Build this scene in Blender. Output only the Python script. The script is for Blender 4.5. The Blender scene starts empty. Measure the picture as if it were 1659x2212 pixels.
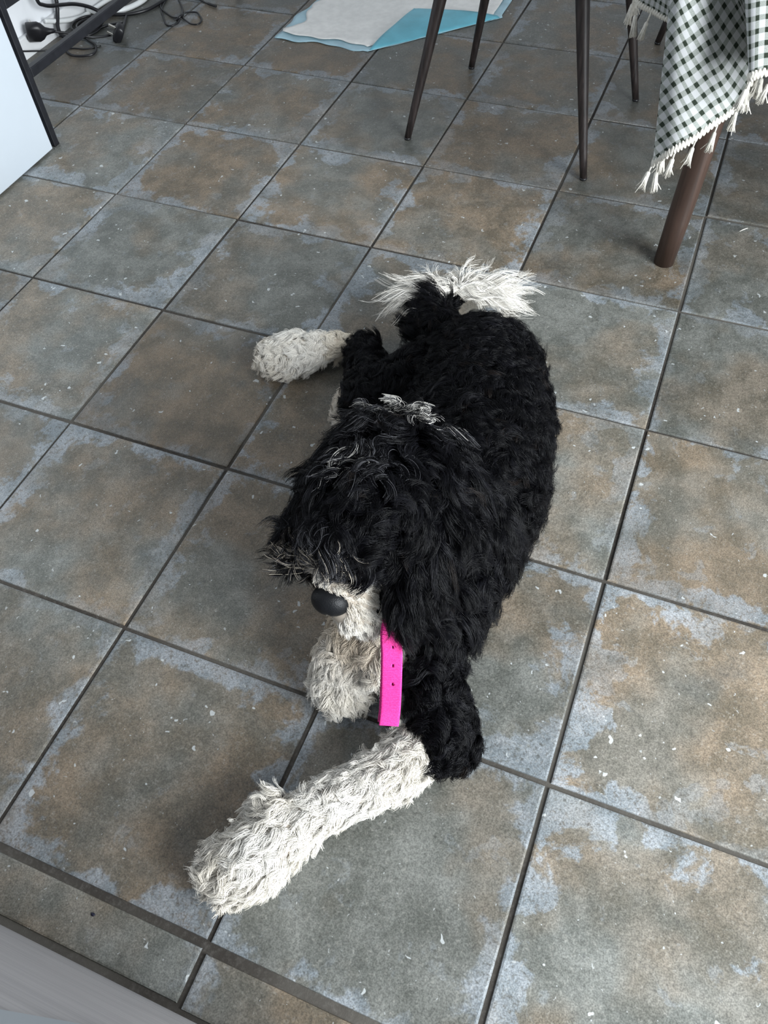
import bpy, bmesh, math, random
import numpy as np
from mathutils import Vector, Matrix

random.seed(7)
rng = np.random.default_rng(11)
SC = bpy.context.scene
COL = SC.collection

# ------------------------------------------------------------------ camera
cam_d = bpy.data.cameras.new('camera')
cam_d.sensor_fit = 'HORIZONTAL'; cam_d.sensor_width = 36.0
cam_d.lens = 36.0 * 1719.53 / 1659.0
cam_d.clip_start = 0.02
cam = bpy.data.objects.new('camera', cam_d); COL.objects.link(cam)
_r = Vector((0.92747531, 0.37108423, -0.04567318))
_d = Vector((0.27644651, -0.76287686, -0.58446234))
_f = Vector((-0.25172777, 0.52944820, -0.81013439))
M = Matrix(((_r.x, -_d.x, -_f.x, 0.62414), (_r.y, -_d.y, -_f.y, -0.03140),
            (_r.z, -_d.z, -_f.z, 1.06751), (0, 0, 0, 1)))
cam.matrix_world = M
SC.camera = cam

# ------------------------------------------------------------------ world, lights, exposure
world = bpy.data.worlds.new('daylight'); SC.world = world
world.use_nodes = True
wb = world.node_tree.nodes['Background']
wb.inputs['Color'].default_value = (0.86, 0.93, 1.0, 1)
wb.inputs['Strength'].default_value = 0.48

def area(name, loc, target, sx, sy, power, color):
    l = bpy.data.lights.new(name, 'AREA'); l.shape = 'RECTANGLE'
    l.size = sx; l.size_y = sy; l.energy = power; l.color = color
    o = bpy.data.objects.new(name, l); COL.objects.link(o)
    o.location = loc
    o.rotation_euler = (Vector(target) - Vector(loc)).to_track_quat('-Z', 'Y').to_euler()
    return o
# daylight coming in through the glazed door on the right hand side of the room
area('window_daylight', (3.40, -0.35, 1.50), (0.2, 1.0, 0.1), 2.1, 2.3, 335, (0.92, 0.97, 1.0))

SC.cycles.adaptive_threshold = 0.03
SC.cycles.max_bounces = 4; SC.cycles.diffuse_bounces = 2; SC.cycles.glossy_bounces = 1; SC.cycles.transmission_bounces = 2
SC.view_settings.view_transform = 'Standard'
SC.view_settings.look = 'None'
SC.view_settings.gamma = 1.0
SC.view_settings.use_curve_mapping = False
SC.view_settings.exposure = 0.07

# ------------------------------------------------------------------ node helpers
class NT:
    def __init__(s, name, rough=0.5, spec=0.5):
        s.m = bpy.data.materials.new(name); s.m.use_nodes = True
        s.t = s.m.node_tree; s.N = s.t.nodes; s.L = s.t.links
        s.b = s.N['Principled BSDF']
        s.b.inputs['Roughness'].default_value = rough
        s.b.inputs['Specular IOR Level'].default_value = spec
    def node(s, typ, **kw):
        n = s.N.new(typ)
        for k, v in kw.items(): setattr(n, k, v)
        return n
    def link(s, a, b): s.L.new(a, b)
    def put(s, sock, v):
        if hasattr(v, 'is_output'): s.L.new(v, sock)
        else:
            if isinstance(v, (tuple, list)) and len(v) == 3 and sock.type == 'RGBA': v = (*v, 1)
            sock.default_value = v
    def math(s, op, a, b=0.0, c=None, clamp=False):
        n = s.N.new('ShaderNodeMath'); n.operation = op; n.use_clamp = clamp
        s.put(n.inputs[0], a); s.put(n.inputs[1], b)
        if c is not None: s.put(n.inputs[2], c)
        return n.outputs[0]
    def mix(s, f, a, b, mode='MIX'):
        n = s.N.new('ShaderNodeMix'); n.data_type = 'RGBA'; n.blend_type = mode
        s.put(n.inputs[0], f); s.put(n.inputs[6], a); s.put(n.inputs[7], b)
        return n.outputs[2]
    def ss(s, v, lo, hi, a=0.0, b=1.0):
        n = s.N.new('ShaderNodeMapRange'); n.interpolation_type = 'SMOOTHSTEP'
        s.put(n.inputs[0], v); s.put(n.inputs[1], lo); s.put(n.inputs[2], hi)
        s.put(n.inputs[3], a); s.put(n.inputs[4], b)
        return n.outputs[0]
    def noise(s, vec, scale, detail=4.0, rough=0.55, dist=0.0):
        n = s.N.new('ShaderNodeTexNoise')
        if vec is not None: s.L.new(vec, n.inputs['Vector'])
        n.inputs['Scale'].default_value = scale; n.inputs['Detail'].default_value = detail
        n.inputs['Roughness'].default_value = rough; n.inputs['Distortion'].default_value = dist
        return n.outputs[0]
    def sep(s, v):
        n = s.N.new('ShaderNodeSeparateXYZ'); s.L.new(v, n.inputs[0]); return n.outputs
    def bump(s, h, strength=0.3, dist=0.002):
        n = s.N.new('ShaderNodeBump'); n.inputs['Strength'].default_value = strength
        n.inputs['Distance'].default_value = dist
        s.L.new(h, n.inputs['Height']); s.L.new(n.outputs[0], s.b.inputs['Normal'])
    def color(s, c): s.put(s.b.inputs['Base Color'], c)

def simple(name, col, rough=0.5, spec=0.5, nscale=0, namt=0.15, bump=0.0, metallic=0.0):
    t = NT(name, rough, spec); t.b.inputs['Metallic'].default_value = metallic
    if nscale:
        tc = t.node('ShaderNodeTexCoord').outputs['Object']
        n = t.noise(tc, nscale, 5)
        lo = tuple(c * (1 - namt) for c in col); hi = tuple(min(1, c * (1 + namt)) for c in col)
        t.color(t.mix(t.ss(n, .3, .7), lo, hi))
        if bump: t.bump(n, bump, 0.001)
    else: t.color(col)
    return t.m

# ------------------------------------------------------------------ materials
def tile_material():
    t = NT('stone_tile', 0.42, 0.5)
    tc = t.node('ShaderNodeTexCoord').outputs['Object']
    oi = t.node('ShaderNodeObjectInfo')
    off = t.node('ShaderNodeVectorMath', operation='MULTIPLY_ADD')
    cmb = t.node('ShaderNodeCombineXYZ')
    t.link(oi.outputs['Random'], cmb.inputs[0])
    t.link(t.math('FRACT', t.math('MULTIPLY', oi.outputs['Random'], 17.3)), cmb.inputs[1])
    t.link(t.math('FRACT', t.math('MULTIPLY', oi.outputs['Random'], 91.7)), cmb.inputs[2])
    t.link(cmb.outputs[0], off.inputs[0]); off.inputs[1].default_value = (37, 41, 29); t.link(tc, off.inputs[2])
    v = off.outputs[0]
    sc_ = t.node('ShaderNodeSeparateColor'); t.link(oi.outputs['Color'], sc_.inputs[0])
    brown, blue, light = sc_.outputs
    x, y, z = t.sep(tc)
    ax = t.math('ABSOLUTE', x); ay = t.math('ABSOLUTE', y)
    edge = t.math('SUBTRACT', 0.1615, t.math('MAXIMUM', ax, ay))
    big = t.noise(v, 5.5, 3, 0.55)
    wp = t.node('ShaderNodeTexNoise'); wp.inputs['Scale'].default_value = 14; wp.inputs['Detail'].default_value = 1; t.link(v, wp.inputs['Vector'])
    ws = t.node('ShaderNodeVectorMath', operation='MULTIPLY_ADD'); t.link(wp.outputs['Color'], ws.inputs[0]); ws.inputs[1].default_value = (.045, .045, .045); t.link(v, ws.inputs[2])
    vw = ws.outputs[0]
    mid = t.noise(vw, 17, 4, 0.62)
    fine = t.noise(v, 170, 2, 0.7)
    grain = t.noise(v, 520, 1, 0.6)
    # ground tone: grey green to earthy brown
    grey = t.mix(t.ss(mid, .32, .7), (0.085, 0.088, 0.078), (0.150, 0.153, 0.140))
    brn = t.mix(t.ss(mid, .3, .72), (0.098, 0.081, 0.058), (0.186, 0.144, 0.102))
    bm = t.math('ADD', t.ss(big, .34, .64), t.math('SUBTRACT', t.math('MULTIPLY', brown, 1.4), 0.86), clamp=True)
    base = t.mix(bm, grey, brn)
    # darker smoky clouds
    sm = t.noise(v, 9, 4, 0.6)
    base = t.mix(t.ss(sm, .55, .78, 0, .55), base, (0.060, 0.066, 0.064))
    # worn pale blue-grey rim with a ragged inner border
    rag = t.noise(vw, 13, 5, 0.62)
    rag2 = t.noise(v, 60, 3, 0.7)
    width = t.math('MULTIPLY', t.math('SUBTRACT', rag, 0.435), t.math('MULTIPLY', t.math('ADD', blue, 0.12), 0.38))
    width = t.math('ADD', width, t.math('MULTIPLY', t.math('SUBTRACT', rag2, 0.5), 0.020))
    rim = t.ss(t.math('SUBTRACT', width, edge), -0.009, 0.012)
    rim = t.math('MULTIPLY', rim, t.ss(fine, .28, .52, .45, 1))
    rim = t.math('MULTIPLY', rim, t.ss(t.noise(v, 4.2, 3, .5), .38, .58, .30, 1))
    rimc = t.mix(t.ss(mid, .35, .66), (0.155, 0.179, 0.198), (0.240, 0.262, 0.286))
    base = t.mix(t.math('MULTIPLY', rim, 0.80), base, rimc)
    # loose patches of the same pale glaze
    pt = t.noise(vw, 21, 5, 0.66)
    pm = t.math('MULTIPLY', t.ss(pt, .605, .66), t.ss(blue, 0.0, 1.0, 0.35, 1.0))
    base = t.mix(t.math('MULTIPLY', pm, 0.32), base, (0.21, 0.23, 0.245))
    # fine speckle
    base = t.mix(t.ss(fine, .52, .82, 0, .45), base, (0.25, 0.24, 0.215))
    base = t.mix(t.ss(fine, .48, .22, 0, .5), base, (0.045, 0.042, 0.038))
    base = t.mix(0.42, base, t.mix(t.ss(grain, .25, .75), (0.30, 0.30, 0.30), (1.7, 1.7, 1.7)), 'MULTIPLY')
    # small white chips
    vo = t.node('ShaderNodeTexVoronoi'); vo.inputs['Scale'].default_value = 62
    wv = t.node('ShaderNodeVectorMath', operation='ADD'); t.link(v, wv.inputs[0])
    nn = t.node('ShaderNodeTexNoise'); nn.inputs['Scale'].default_value = 130; nn.inputs['Detail'].default_value = 0; t.link(v, nn.inputs['Vector'])
    sv = t.node('ShaderNodeVectorMath', operation='SCALE'); t.link(nn.outputs['Color'], sv.inputs[0]); sv.inputs[3].default_value = 0.012
    t.link(sv.outputs[0], wv.inputs[1]); t.link(wv.outputs[0], vo.inputs['Vector'])
    cs = t.node('ShaderNodeSeparateColor'); t.link(vo.outputs['Color'], cs.inputs[0])
    siz = t.ss(cs.outputs[0], .78, 1.0, 0.0, 0.24)
    chip = t.ss(t.math('SUBTRACT', siz, vo.outputs['Distance']), 0.0, 0.05)
    base = t.mix(t.math('MULTIPLY', chip, .8), base, (0.42, 0.44, 0.44))
    # tiny pale flecks
    v2 = t.node('ShaderNodeTexVoronoi'); v2.inputs['Scale'].default_value = 150; t.link(wv.outputs[0], v2.inputs['Vector'])
    c2 = t.node('ShaderNodeSeparateColor'); t.link(v2.outputs['Color'], c2.inputs[0])
    f2 = t.ss(t.math('SUBTRACT', t.ss(c2.outputs[0], .86, 1.0, 0.0, 0.24), v2.outputs['Distance']), 0.0, 0.06)
    base = t.mix(t.math('MULTIPLY', f2, .7), base, (0.34, 0.35, 0.345))
    # overall lightness of this tile
    lf = t.ss(light, 0, 1, 0.80, 1.66)
    cc = t.node('ShaderNodeCombineColor')
    for k in range(3): t.link(lf, cc.inputs[k])
    base = t.mix(1.0, base, cc.outputs[0], 'MULTIPLY')
    t.color(base)
    t.put(t.b.inputs['Roughness'], t.ss(mid, .3, .7, .36, .52))
    t.bump(t.noise(v, 130, 1, 0.75), 0.40, 0.0014)
    return t.m
M_TILE = tile_material()

def grout_material():
    t = NT('grout', 0.85, 0.25)
    tc = t.node('ShaderNodeTexCoord').outputs['Object']
    a = t.noise(tc, 1.6, 4); b = t.noise(tc, 160, 4, .7)
    c = t.mix(t.ss(a, .4, .62), (0.042, 0.036, 0.031), (0.125, 0.115, 0.100))
    c = t.mix(t.ss(b, .45, .8, 0, .5), c, (0.16, 0.15, 0.135))
    t.color(c); t.bump(b, .5, .001)
    return t.m
M_GROUT = grout_material()
M_WALL = simple('wall_paint', (0.78, 0.80, 0.83), 0.7, 0.3, 8, 0.05, 0.1)
M_SKIRT = simple('skirting_paint', (0.74, 0.75, 0.76), 0.4, 0.4, 12, 0.04)
M_WHITE = simple('white_laminate', (0.54, 0.595, 0.65), 0.35, 0.5, 6, 0.02)
M_BLACK = simple('black_powder_coat', (0.012, 0.013, 0.017), 0.45, 0.5, 60, 0.2)
M_CORD = simple('black_rubber', (0.010, 0.010, 0.012), 0.4, 0.5, 40, 0.2)
M_CORDW = simple('white_rubber', (0.72, 0.74, 0.74), 0.4, 0.5, 20, 0.05)
M_BRASS = simple('pin_metal', (0.75, 0.72, 0.66), 0.25, 0.6, 30, 0.1, metallic=1.0)

def wood(name, c1, c2, rough, scale=(60, 60, 3), spec=0.5):
    t = NT(name, rough, spec)
    tc = t.node('ShaderNodeTexCoord').outputs['Object']
    mp = t.node('ShaderNodeMapping'); mp.inputs['Scale'].default_value = scale; t.link(tc, mp.inputs[0])
    n = t.noise(mp.outputs[0], 1.0, 6, .6, .5); g = t.noise(mp.outputs[0], 5.0, 3, .6)
    c = t.mix(t.ss(n, .3, .7), c1, c2)
    c = t.mix(t.ss(g, .5, .8, 0, .35), c, tuple(k * .5 for k in c1))
    t.color(c); t.bump(g, .12, .0006)
    return t.m
M_WALNUT = wood('dark_walnut', (0.034, 0.020, 0.015), (0.068, 0.040, 0.030), 0.38)
M_CHAIRLEG = wood('chair_leg_finish', (0.012, 0.009, 0.009), (0.042, 0.031, 0.029), 0.42, (160, 160, 4))
M_SEAT = simple('charcoal_upholstery', (0.03, 0.03, 0.033), 0.85, 0.2, 300, 0.4, 0.3)
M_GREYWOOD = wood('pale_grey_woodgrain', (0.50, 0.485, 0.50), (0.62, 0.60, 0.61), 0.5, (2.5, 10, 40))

def gingham():
    t = NT('gingham_cotton', 0.9, 0.15)
    uv = t.node('ShaderNodeUVMap', uv_map='cloth').outputs[0]
    u, v, _ = t.sep(uv)
    P = 0.0168
    def stripe(c):
        fr = t.math('FRACT', t.math('DIVIDE', c, P))
        return t.math('MULTIPLY', t.ss(fr, 0.0, 0.05), t.ss(fr, .46, .41))
    su = stripe(u); sv = stripe(v)
    wv = t.node('ShaderNodeTexNoise'); wv.inputs['Scale'].default_value = 900; t.link(uv, wv.inputs['Vector'])
    w = wv.outputs[0]
    white = t.mix(w, (0.51, 0.52, 0.53), (0.61, 0.62, 0.63))
    mid = t.mix(t.ss(w, .35, .65), (0.26, 0.285, 0.265), (0.39, 0.41, 0.385))
    dark = t.mix(t.ss(w, .35, .7), (0.020, 0.028, 0.020), (0.045, 0.058, 0.042))
    one = t.math('MAXIMUM', su, sv); both = t.math('MULTIPLY', su, sv)
    c = t.mix(both, t.mix(one, white, mid), dark)
    t.color(c); t.bump(w, .2, .0004)
    # thin cotton lets a little light through
    tr = t.node('ShaderNodeBsdfTranslucent'); t.link(c, tr.inputs[0])
    mx = t.node('ShaderNodeMixShader'); mx.inputs[0].default_value = 0.18
    t.link(t.b.outputs[0], mx.inputs[1]); t.link(tr.outputs[0], mx.inputs[2])
    t.link(mx.outputs[0], t.N['Material Output'].inputs['Surface'])
    return t.m
M_GING = gingham()
M_TASSEL = simple('cream_cotton_yarn', (0.74, 0.71, 0.64), 0.9, 0.1, 300, 0.1)
M_PADW = simple('pad_white_fleece', (0.90, 0.89, 0.86), 0.85, 0.2, 55, 0.05, 0.5)
M_PADB = simple('pad_blue_film', (0.15, 0.50, 0.62), 0.4, 0.5, 12, 0.12, 0.2)
M_PADBL = simple('pad_pale_blue_margin', (0.42, 0.63, 0.72), 0.45, 0.5, 14, 0.12, 0.2)

# ------------------------------------------------------------------ mesh helpers
def link_mesh(name, verts, faces, mat, parent=None, smooth=False, loc=None):
    me = bpy.data.meshes.new(name)
    me.from_pydata([tuple(map(float, v)) for v in verts], [], faces); me.update()
    if smooth:
        for p in me.polygons: p.use_smooth = True
    if mat is not None: me.materials.append(mat)
    o = bpy.data.objects.new(name, me); COL.objects.link(o)
    if parent is not None: o.parent = parent
    if loc is not None: o.location = loc
    return o

def from_bm(name, bm, mat, parent=None, smooth=False):
    me = bpy.data.meshes.new(name)
    bmesh.ops.recalc_face_normals(bm, faces=bm.faces[:])
    bm.to_mesh(me); bm.free()
    if smooth:
        for p in me.polygons: p.use_smooth = True
    me.materials.append(mat)
    o = bpy.data.objects.new(name, me); COL.objects.link(o)
    if parent is not None: o.parent = parent
    return o

def box_bm(lo, hi, bevel=0.0, seg=2, bm=None):
    b = bmesh.new()
    bmesh.ops.create_cube(b, size=1)
    lo = Vector(lo); hi = Vector(hi); c = (lo + hi) / 2; s = hi - lo
    for v in b.verts: v.co = Vector((v.co.x * s.x, v.co.y * s.y, v.co.z * s.z)) + c
    if bevel: bmesh.ops.bevel(b, geom=b.edges[:], offset=bevel, segments=seg, affect='EDGES', profile=0.5)
    if bm is None: return b
    me = bpy.data.meshes.new('tmp'); b.to_mesh(me); b.free(); bm.from_mesh(me); bpy.data.meshes.remove(me)
    return bm

def tube(pts, rad, seg=8, caps=True):
    P = np.array(pts, float); n = len(P)
    r = np.full(n, rad, float) if np.isscalar(rad) else np.array(rad, float)
    T = np.gradient(P, axis=0); T /= np.linalg.norm(T, axis=1)[:, None] + 1e-12
    ref = np.array([0, 0, 1.0]) if abs(T[0][2]) < .9 else np.array([1.0, 0, 0])
    N = np.cross(T[0], ref); N /= np.linalg.norm(N)
    V = []; F = []
    for k in range(n):
        N = N - T[k] * (N @ T[k]); N /= np.linalg.norm(N) + 1e-12
        B = np.cross(T[k], N)
        for s in range(seg):
            a = 2 * math.pi * s / seg
            V.append(P[k] + r[k] * (math.cos(a) * N + math.sin(a) * B))
    for k in range(n - 1):
        for s in range(seg):
            s2 = (s + 1) % seg
            F.append((k * seg + s, k * seg + s2, (k + 1) * seg + s2, (k + 1) * seg + s))
    if caps:
        F.append(tuple(range(seg - 1, -1, -1))); F.append(tuple((n - 1) * seg + s for s in range(seg)))
    return V, F

def spline(pts, n):
    """Catmull-Rom through the points, n samples."""
    P = np.array(pts, float)
    P = np.vstack([2 * P[0] - P[1], P, 2 * P[-1] - P[-2]])
    out = []
    m = len(P) - 3
    for s in np.linspace(0, m - 1e-9, n):
        i = int(s); t = s - i
        a, b, c, d = P[i], P[i + 1], P[i + 2], P[i + 3]
        out.append(.5 * ((2 * b) + (-a + c) * t + (2 * a - 5 * b + 4 * c - d) * t * t + (-a + 3 * b - 3 * c + d) * t ** 3))
    return np.array(out)

def tag(o, label=None, cat=None, group=None, kind=None):
    if label: o['label'] = label
    if cat: o['category'] = cat
    if group: o['group'] = group
    if kind: o['kind'] = kind
    return o

def empty(name, loc=(0, 0, 0)):
    o = bpy.data.objects.new(name, None); COL.objects.link(o)
    o.empty_display_size = 0.05; o.location = loc
    return o

# ------------------------------------------------------------------ floor
T = 0.33
floor = from_bm('floor', box_bm((-1.33, -0.40, -0.05), (1.66, 3.1, -0.0032)), M_GROUT)
tag(floor, 'dark grey-brown grout bed under square worn stone-look floor tiles', 'floor', kind='structure')

def tile_mesh(name, sx, sy):
    b = bmesh.new()
    bmesh.ops.create_cube(b, size=1)
    for v in b.verts: v.co = Vector((v.co.x * sx, v.co.y * sy, v.co.z * 0.010))
    top = [e for e in b.edges if all(v.co.z > 0 for v in e.verts)]
    bmesh.ops.bevel(b, geom=top, offset=0.0028, segments=2, affect='EDGES', profile=0.6)
    me = bpy.data.meshes.new(name); b.to_mesh(me); b.free()
    me.materials.append(M_TILE)
    return me
tile_me = [tile_mesh('tile', 0.3247 - 0.0008 * k, 0.3250 - 0.0010 * ((k * 2) % 3)) for k in range(3)]
# (brown, blue rim, lightness) as seen tile by tile; under the rack, shade painted in as darker tiles
LOOK = {(0, 0): (.72, .55, .42), (1, 0): (.30, .50, .50), (2, 0): (.42, .75, .82), (3, 0): (.5, .6, .8), (-1, 0): (.55, .35, .50),
        (-1, 1): (.60, .45, .62), (0, 1): (.70, .70, .50), (1, 1): (.50, .60, .55), (2, 1): (.86, .95, .92), (3, 1): (.7, .7, .8), (-2, 1): (.4, .7, .6),
        (-2, 2): (.45, .80, .80), (-1, 2): (.88, .45, .34), (0, 2): (.80, .50, .40), (1, 2): (.52, .80, .80), (2, 2): (.86, .75, .62), (3, 2): (.7, .6, .6),
        (-3, 3): (.5, .5, .8), (-2, 3): (.30, .70, .62), (-1, 3): (.32, .65, .42), (0, 3): (.42, .55, .50), (1, 3): (.36, .50, .60), (2, 3): (.36, .35, .42), (3, 3): (.5, .5, .5),
        (-3, 4): (.42, .80, .72), (-2, 4): (.85, .50, .52), (-1, 4): (.66, .60, .58), (0, 4): (.86, .55, .60), (1, 4): (.62, .65, .36), (2, 4): (.20, .90, .42),
        (-3, 5): (.70, .55, .42), (-2, 5): (.62, .70, .52), (-1, 5): (.40, .55, .48), (0, 5): (.78, .60, .52), (1, 5): (.62, .40, .40), (2, 5): (.4, .4, .3),
        (-4, 5): (.5, .4, .05), (-4, 6): (.25, .40, .05), (-3, 6): (.92, .45, .46), (-2, 6): (.90, .40, .42), (-1, 6): (.60, .40, .42), (0, 6): (.70, .45, .46), (1, 6): (.5, .5, .42),
        (-4, 7): (.20, .4, .05), (-3, 7): (.40, .35, .30), (-2, 7): (.75, .4, .38), (-1, 7): (.6, .4, .42), (0, 7): (.55, .5, .48), (1, 7): (.5, .5, .42),
        (-4, 8): (.4, .3, .3), (-3, 8): (.5, .3, .3)}
rt = random.Random(5)
for n in range(0, 9):
    for i in range(-4, 5):
        o = bpy.data.objects.new('tile', tile_me[rt.randrange(3)]); COL.objects.link(o); o.parent = floor
        o.location = ((i + .5) * T + rt.uniform(-.0008, .0008), (n + .5) * T + rt.uniform(-.0008, .0008), -0.005 + rt.uniform(-.0009, .0005))
        o.rotation_euler = (rt.uniform(-.0022, .0022), rt.uniform(-.0022, .0022), rt.uniform(-.0025, .0025) + rt.choice((0, 1, 2, 3)) * math.pi / 2)
        c = LOOK.get((i, n), (rt.uniform(.3, .8), rt.uniform(.4, .7), rt.uniform(.4, .55)))
        o.color = (*c, 1)
# cut row of tiles along the cupboard fronts
cut_me = tile_mesh('cut_tile', 0.3225, 0.0605)
for i, c in ((-2, (.5, .3, .6)), (-1, (.55, .25, .62)), (0, (.58, .22, .62)), (1, (.72, .25, .56)), (2, (.5, .5, .6)), (3, (.5, .5, .6)), (4, (.5, .5, .6))):
    o = bpy.data.objects.new('tile', cut_me); COL.objects.link(o); o.parent = floor
    o.location = ((i + .5) * T, -0.0070 - 0.03025 + (0.0012 if i == 0 else -0.0025), -0.005 + (0.0008 if i == 0 else 0)); o.color = (*c, 1)
    o['label'] = 'narrow cut tile at the cupboard plinth'

# ------------------------------------------------------------------ wall and skirting
WX = -1.312
wall = from_bm('wall_left', box_bm((WX - 0.1, -0.40, -0.05), (WX, 3.1, 1.5)), M_WALL)
tag(wall, 'plain white painted wall behind the metal rack', 'wall', kind='structure')
sk = from_bm('baseboard_left', box_bm((WX - 0.001, -0.40, -0.003), (WX + 0.014, 3.1, 0.055), 0.004), M_SKIRT)
tag(sk, 'low white painted skirting board along the wall', 'skirting', kind='structure')

# ------------------------------------------------------------------ cupboards
def cabinet(name, lo, hi, label, mat, front, plinth=0.0):
    e = empty(name, ((lo[0] + hi[0]) / 2, (lo[1] + hi[1]) / 2, 0))
    off = e.location
    def rel(p): return (p[0] - off.x, p[1] - off.y, p[2])
    if front == '+x':
        from_bm('body', box_bm(rel((lo[0], lo[1], lo[2])), rel((hi[0] - 0.020, hi[1], hi[2])), .0015), mat, e)
        h = hi[1] - lo[1]
        from_bm('front_panel', box_bm(rel((hi[0] - 0.0185, lo[1] + .001, lo[2] + .001)), rel((hi[0], hi[1] - .001, hi[2] - .001)), .0015), mat, e)
    else:
        from_bm('body', box_bm(rel((lo[0], lo[1], plinth)), rel((hi[0], hi[1] - 0.020, hi[2])), .0015), mat, e)
        if plinth: from_bm('plinth', box_bm(rel((lo[0], lo[1], 0)), rel((hi[0], hi[1] - 0.008, plinth - .001)), .001), M_BLACK, e)
        from_bm('door', box_bm(rel((lo[0] + .001, hi[1] - 0.0185, plinth + .004)), rel((hi[0] - .001, hi[1], hi[2])), .0015), mat, e)
    tag(e, label, 'cabinet')
    return e
cabinet('cabinet', (WX + 0.016, 0.62, 0.004), (-0.924, 1.436, 0.78), 'plain white cabinet panel standing beside the black metal rack', M_WHITE, '+x')
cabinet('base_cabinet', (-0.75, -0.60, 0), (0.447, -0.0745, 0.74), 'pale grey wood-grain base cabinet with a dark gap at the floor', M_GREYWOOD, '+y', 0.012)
cabinet('base_cabinet', (0.450, -0.60, 0), (0.63, -0.0725, 0.74), 'bright white base cabinet next to the grey one, at the bottom corner', M_WHITE, '+y', 0.012)

# ------------------------------------------------------------------ black metal rack
rk = empty('metal_rack', (-1.10, 1.95, 0))
def rel(p, o): return tuple(np.array(p) - np.array(o.location))
RX = -0.937; RB = -1.285
for x in (RX, RB):
    for y in (1.458, 2.45):
        from_bm('leg', box_bm(rel((x - .009, y - .009, 0.004), rk), rel((x + .009, y + .009, 0.74), rk), .002), M_BLACK, rk)
        from_bm('foot', box_bm(rel((x - .0095, y - .0095, 0.0), rk), rel((x + .0095, y + .0095, 0.006), rk), .0015), M_CORD, rk)
for z in (0.176, 0.326):
    from_bm('rail', box_bm(rel((RX - .009, 1.467, z - .011), rk), rel((RX + .009, 2.441, z + .011), rk), .002), M_BLACK, rk)
for y in (1.458, 2.45):
    from_bm('crossbar', box_bm(rel((RB + .009, y - .009, .315), rk), rel((RX - .009, y + .009, .337), rk), .002), M_BLACK, rk)
from_bm('top_board', box_bm(rel((WX + .018, 1.44, .74), rk), rel((RX + .012, 2.47, .762), rk), .003), M_WHITE, rk)
tag(rk, 'black metal rack frame standing against the wall by the white cabinet', 'rack')

# ------------------------------------------------------------------ cords and plugs under the rack
def cord(name, pts, r, mat, label, cat='cable', n=60, parent=None):
    V, F = tube(spline(pts, n), r, 8)
    o = link_mesh(name, V, F, mat, parent, True)
    if parent is None: tag(o, label, cat, 'cables under the rack')
    return o

def plug(parent, loc, axis, up, big=1.0):
    """three-pin plug body: cord leaves along axis, pins along up."""
    a = Vector(axis).normalized(); u = Vector(up); u = (u - a * u.dot(a)).normalized(); w = a.cross(u)
    R3 = Matrix((w, a, u)).transposed().to_4x4(); R3.translation = Vector(loc)
    b = bmesh.new()
    prof = [(-.024, .018, .011), (-.021, .0245, .013), (.006, .025, .0135), (.016, .019, .012), (.024, .009, .008), (.036, .0055, .0055), (.046, .0045, .0045)]
    rings = []
    for (yy, hx, hz) in prof:
        ring = []
        for k in range(12):
            an = 2 * math.pi * k / 12
            cx, cz = math.cos(an), math.sin(an)
            ring.append(b.verts.new((math.copysign(abs(cx) ** .6, cx) * hx * big, yy * big, math.copysign(abs(cz) ** .6, cz) * hz * big)))
        rings.append(ring)
    for r0, r1 in zip(rings, rings[1:]):
        for k in range(12): b.faces.new((r0[k], r0[(k + 1) % 12], r1[(k + 1) % 12], r1[k]))
    b.faces.new(rings[0][::-1]); b.faces.new(rings[-1])
    for v in b.verts: v.co = R3 @ v.co
    o = from_bm('plug', b, M_CORD, parent, True)
    for (px, py, hw, hl) in ((0, .012, .002, .004), (-.011, -.010, .0033, .002), (.011, -.010, .0033, .002)):
        bb = box_bm((px - hw, py - hl, .012), (px + hw, py + hl, .031), .0008)
        for v in bb.verts: v.co = R3 @ v.co
        from_bm('pin', bb, M_BRASS, o)
    return o

c1 = empty('power_lead'); tag(c1, 'black power lead whose moulded plug lies against the skirting', 'cable', 'cables under the rack')
plug(c1, (-1.272, 1.873, 0.060), (0.72, 0.65, -0.12), (-.62, .5, .35), 1.12)
cord('cord', [(-1.235, 1.906, .052), (-1.20, 1.935, .038), (-1.15, 1.97, .02), (-1.12, 2.05, .006), (-1.16, 2.15, .006)], .0036, M_CORD, '', parent=c1)
c2 = empty('power_lead'); tag(c2, 'black power lead with a three-pin plug lying pins up on the tiles', 'cable', 'cables under the rack')
plug(c2, (-1.095, 2.015, 0.022), (-0.45, 0.85, 0.1), (-.55, -.62, .5), 1.0)
cord('cord', [(-1.117, 2.056, .026), (-1.14, 2.09, .012), (-1.19, 2.06, .006), (-1.20, 1.99, .006), (-1.14, 1.95, .006), (-1.12, 1.90, .005), (-1.18, 1.88, .006), (-1.25, 1.95, .006), (-1.22, 2.03, .006)], .0034, M_CORD, '', parent=c2, n=90)
cord('thick_cable', [(-1.265, 1.935, .30), (-1.265, 1.915, .18), (-1.265, 1.914, .126), (-1.265, 1.930, .110), (-1.265, 1.959, .096), (-1.265, 2.006, .081), (-1.262, 2.055, .064), (-1.250, 2.100, .040), (-1.225, 2.13, .014), (-1.17, 2.155, .006), (-1.12, 2.20, .006), (-1.10, 2.28, .006)], .0052, M_CORD, 'thick black cable sagging in front of the wall under the rack')
cord('hanging_cable', [(-1.285, 2.06, .30), (-1.285, 2.03, .17), (-1.285, 2.012, .10), (-1.285, 2.004, .075), (-1.283, 1.990, .055), (-1.276, 1.968, .033), (-1.262, 1.960, .014), (-1.235, 1.975, .006), (-1.21, 2.0, .006)], .0058, M_CORD, 'black cable hanging straight down the wall to the floor')
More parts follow.
